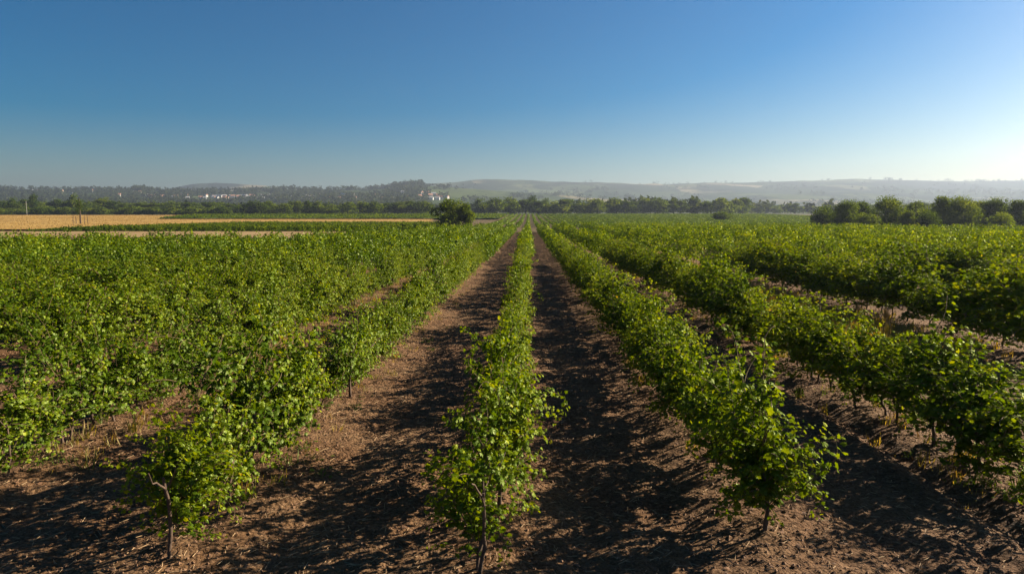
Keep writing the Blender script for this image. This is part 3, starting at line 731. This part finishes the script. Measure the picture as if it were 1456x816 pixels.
# the slim young tree with stakes at the edge of the wheat
def slim_tree():
    r = np.random.default_rng(77); y = 236.0; x = at_px(114, y); tr = MB(); mb = MB()
    H = height_for(114, 281, y); pts = np.array([(0, 0, -.1), (.06, 0, H * .3), (-.05, .03, H * .6), (.0, 0, H * .97)])
    tube(tr, pts, [.30, .24, .15, .05], 7)
    for b in range(16):
        z = H * r.uniform(.38, .95); an = r.uniform(0, 6.28); L = r.uniform(.5, 1.5) * (1.15 - z / H * .6)
        e = np.array([math.cos(an) * L, math.sin(an) * L, z + r.uniform(.1, .5)]); p0 = np.array([0, 0, z - .2])
        tube(tr, np.array([p0, (p0 + e) / 2 + [0, 0, .1], e]), [.035, .025, .012], 5)
        k = 60; P = e + r.normal(0, .36, (k, 3)); leaves(mb, SV, SF, P, r.normal(0, 1, (k, 3)), r.normal(0, 1, (k, 3)) + [0, 0, .4], r.uniform(.14, .3, k), np.clip(r.normal(.15, .12, k), 0, 1))
    o = bpy.data.objects.new('slim_tree', None); col.objects.link(o); o.location = (x, y, float(base_z(x, y)) + .3)
    tag(o, 'slim dark young tree standing alone among stakes at the edge of the wheat', 'tree')
    link('trunk', tr.mesh('trunk', [M_POST], True), o); link('crown', mb.mesh('crown', [M_TREE]), o)
slim_tree()
for i, (px, hh, lab) in enumerate(((103.5, 3.0, 'dark wooden stake leaning left of the slim young tree, outermost on its left'), (108, 2.7, 'short dark stake just left of the slim young tree'),
                                   (119.5, 2.7, 'dark stake just right of the slim young tree'), (124.5, 2.9, 'dark wooden stake right of the slim young tree, outermost on its right'))):
    y = 236.0 + (i % 2) * 1.4; x = at_px(px, y); mb = MB()
    tube(mb, np.array([(0, 0, -.3), (.03 * (-1) ** i, 0, hh * .5), (.12 * (-1) ** i, 0, hh)]), [.10, .09, .075], 8)
    o = link('wooden_stake', mb.mesh('wooden_stake', [M_POST], True)); o.location = (x, y, float(base_z(x, y)) + .3); tag(o, lab, 'stake', 'stakes round the slim young tree')
# utility pole
y = 474.0; x = at_px(38.5, y); H = height_for(38.5, 285.5, y)
o = bpy.data.objects.new('utility_pole', None); col.objects.link(o); o.location = (x, y, float(base_z(x, y))); tag(o, 'pale utility pole standing before the trees on the far left', 'pole')
mb = MB(); tube(mb, np.array([(0, 0, -.3), (0, 0, H * .5), (0, 0, H)]), [.17, .15, .12], 10); link('post', mb.mesh('post', [M_POLE], True), o)
mb = MB(); tube(mb, np.array([(-.9, 0, H - .5), (0, 0, H - .45), (.9, 0, H - .5)]), .08, 6); link('crossarm', mb.mesh('crossarm', [M_POST]), o)

# ------------------------------------------------------------------ distant town and woods on the hill
GLx, GLy, GLz = GL
def hill_z(x, y, G=GL):
    ys = G[1][:, 0]; q = G[0][0] / G[1][0, 0]
    j = int(np.clip(np.searchsorted(ys, y) - 1, 0, len(ys) - 2)); i = int(np.clip(np.searchsorted(q, x / y) - 1, 0, len(q) - 2))
    tj = (y - ys[j]) / (ys[j + 1] - ys[j]); ti = (x / y - q[i]) / (q[i + 1] - q[i]); Z = G[2]
    return (Z[j, i] * (1 - ti) + Z[j, i + 1] * ti) * (1 - tj) + (Z[j + 1, i] * (1 - ti) + Z[j + 1, i + 1] * ti) * tj
def land(x, y):
    return max(hill_z(x, y), hill_z(x, y, GR) if y > 1510 else -99, float(base_z(x, y)))
def find_y(px, py, ya=960, yb=2290):
    best = None; q = ratio(px)
    for y in np.linspace(ya, yb, 120):
        p = project(q * y, y, land(q * y, y))[1]
        if p <= py: return y
    return yb * .97
def house(px, py, w, d, h, wallm, roofm, label, group, name='house', flat=False, rot=0):
    y = find_y(px, py); x = ratio(px) * y; z = land(x, y)
    o = bpy.data.objects.new(name, None); col.objects.link(o); o.location = (x, y, z); o.rotation_euler = (0, 0, rot)
    tag(o, label, 'warehouse' if flat else 'house', group)
    mb = MB(); a, b = w / 2, d / 2
    mb.add([(-a, -b, -3), (a, -b, -3), (a, b, -3), (-a, b, -3), (-a, -b, h), (a, -b, h), (a, b, h), (-a, b, h)], [(0, 1, 5, 4), (1, 2, 6, 5), (2, 3, 7, 6), (3, 0, 4, 7)])
    link('wall', mb.mesh('wall', [wallm]), o)
    mb = MB(); e = .4; k = (.14 if flat else .42) * d
    mb.add([(-a - e, -b - e, h - .1), (a + e, -b - e, h - .1), (a + e, b + e, h - .1), (-a - e, b + e, h - .1), (-a - e, 0, h + k), (a + e, 0, h + k)], [(0, 1, 5, 4), (2, 3, 4, 5)])
    mb.add([(-a - e, -b - e, h - .1), (-a - e, b + e, h - .1), (-a - e, 0, h + k)], [(0, 1, 2)]); mb.add([(a + e, -b - e, h - .1), (a + e, b + e, h - .1), (a + e, 0, h + k)], [(0, 1, 2)])
    link('roof', mb.mesh('roof', [roofm]), o)
hr = random.Random(31)
def town(n, pxa, pxb, pya, pyb, label, group, white=.5):
    for i in range(n):
        px = hr.uniform(pxa, pxb); py = hr.uniform(pya, pyb)
        wm = M_WHITE if hr.random() < white else M_CREAM; rm = M_TILE if hr.random() < .6 else M_GREYROOF
        house(px, py, hr.uniform(8, 12), hr.uniform(7, 9), hr.uniform(4.5, 6.5), wm, rm, label, group, rot=hr.uniform(-.6, .6))
town(20, 205, 280, 279, 284, 'tiny red-roofed house in the hillside town above the wheat field hedge', 'red-roofed houses of the hillside town', .35)
town(22, 285, 350, 280, 285, 'tiny white house in the bright cluster of the distant town', 'white houses of the distant town', .85)
town(40, 345, 500, 280, 285, 'tiny pale house in the distant town behind the left treeline', 'pale houses of the distant town', .7)
town(22, 480, 640, 276, 285, 'tiny pale house on the slope under the wooded knoll', 'houses under the wooded knoll', .6)
town(12, 30, 210, 271, 280, 'tiny pale house scattered among the woods on the left hill', 'houses among the hill woods', .5)
for i, (px, w) in enumerate(((578, 14), (589, 16), (600, 13), (611, 18), (622, 12), (470, 16))):
    house(px, 284.5, w, 11, 5.5, M_WHITE, M_GREYROOF, 'long white warehouse at the right end of the distant town, %s of its line' % ordinal(i + 1) if i < 5 else 'lone long white warehouse in the middle of the distant town',
          'white warehouses of the distant town', 'warehouse', True)

mb = MB(); r = np.random.default_rng(55)
def woods(n, pxa, pxb, ya, yb, hmin, hmax, dens=.5, seed=0, k=26, ridge=False, G=None):
    for i in range(n):
        px = r.uniform(pxa, pxb); y = r.uniform(ya, yb); x = ratio(px) * y
        if not ridge and float(vnoise(x * .006, y * .004, 40 + seed)) < 1 - dens: continue
        z = land(x, y); h = r.uniform(hmin, hmax); w = h * r.uniform(.5, .8)
        dv = unit(r.normal(0, 1, (k, 3))); P = np.array([x, y, z + h * .5]) + dv * np.array([w, w, h * .5]) * r.uniform(.6, 1.05, (k, 1))
        leaves(mb, SV, SF, P, r.normal(0, 1, (k, 3)), dv + r.normal(0, .4, (k, 3)), h * r.uniform(.25, .5, k), np.clip(r.normal(.4, .14, k) + r.normal(0, .12), 0, 1))
woods(2900, -20, 610, 1000, 2300, 8, 15, .62, 1)
woods(500, 600, 760, 1000, 2250, 7, 12, .35, 1)
woods(260, -20, 640, 2240, 2310, 8, 15, ridge=True)
woods(60, 560, 600, 2250, 2320, 10, 20, ridge=True)
woods(45, 192, 208, 2200, 2300, 12, 20, ridge=True)
woods(1500, 620, 1480, 1600, 3600, 8, 15, .42, 2, 18)
woods(900, -20, 1500, 640, 960, 7, 12, .6, 3, 22)
woods(120, 720, 1456, 3860, 3910, 8, 14, .5, 4, 16)
o = link('far_woods', mb.mesh('far_woods', [M_FAR])); tag(o, 'hazy woods and scattered trees covering the distant hills', 'woods', None, 'stuff')

# ------------------------------------------------------------------ haze
m, nt, out = mat('haze_air')
pv = N(nt, 'ShaderNodeVolumePrincipled', Density=HAZE, Anisotropy=.4); pv.inputs['Color'].default_value = (.335, .405, .53, 1)
nt.links.new(pv.outputs[0], out.inputs['Volume'])
bx, by0, by1, bz0, bz1 = 5000, -1200, 5200, -1.2, 240
V = [(-bx, by0, bz0), (bx, by0, bz0), (bx, by1, bz0), (-bx, by1, bz0), (-bx, by0, bz1), (bx, by0, bz1), (bx, by1, bz1), (-bx, by1, bz1)]
mb = MB(); mb.add(V, [(3, 2, 1, 0), (4, 5, 6, 7), (0, 1, 5, 4), (1, 2, 6, 5), (2, 3, 7, 6), (3, 0, 4, 7)])
o = link('haze', mb.mesh('haze', [m])); tag(o, 'thin pale morning haze over the plain', 'haze', None, 'stuff')
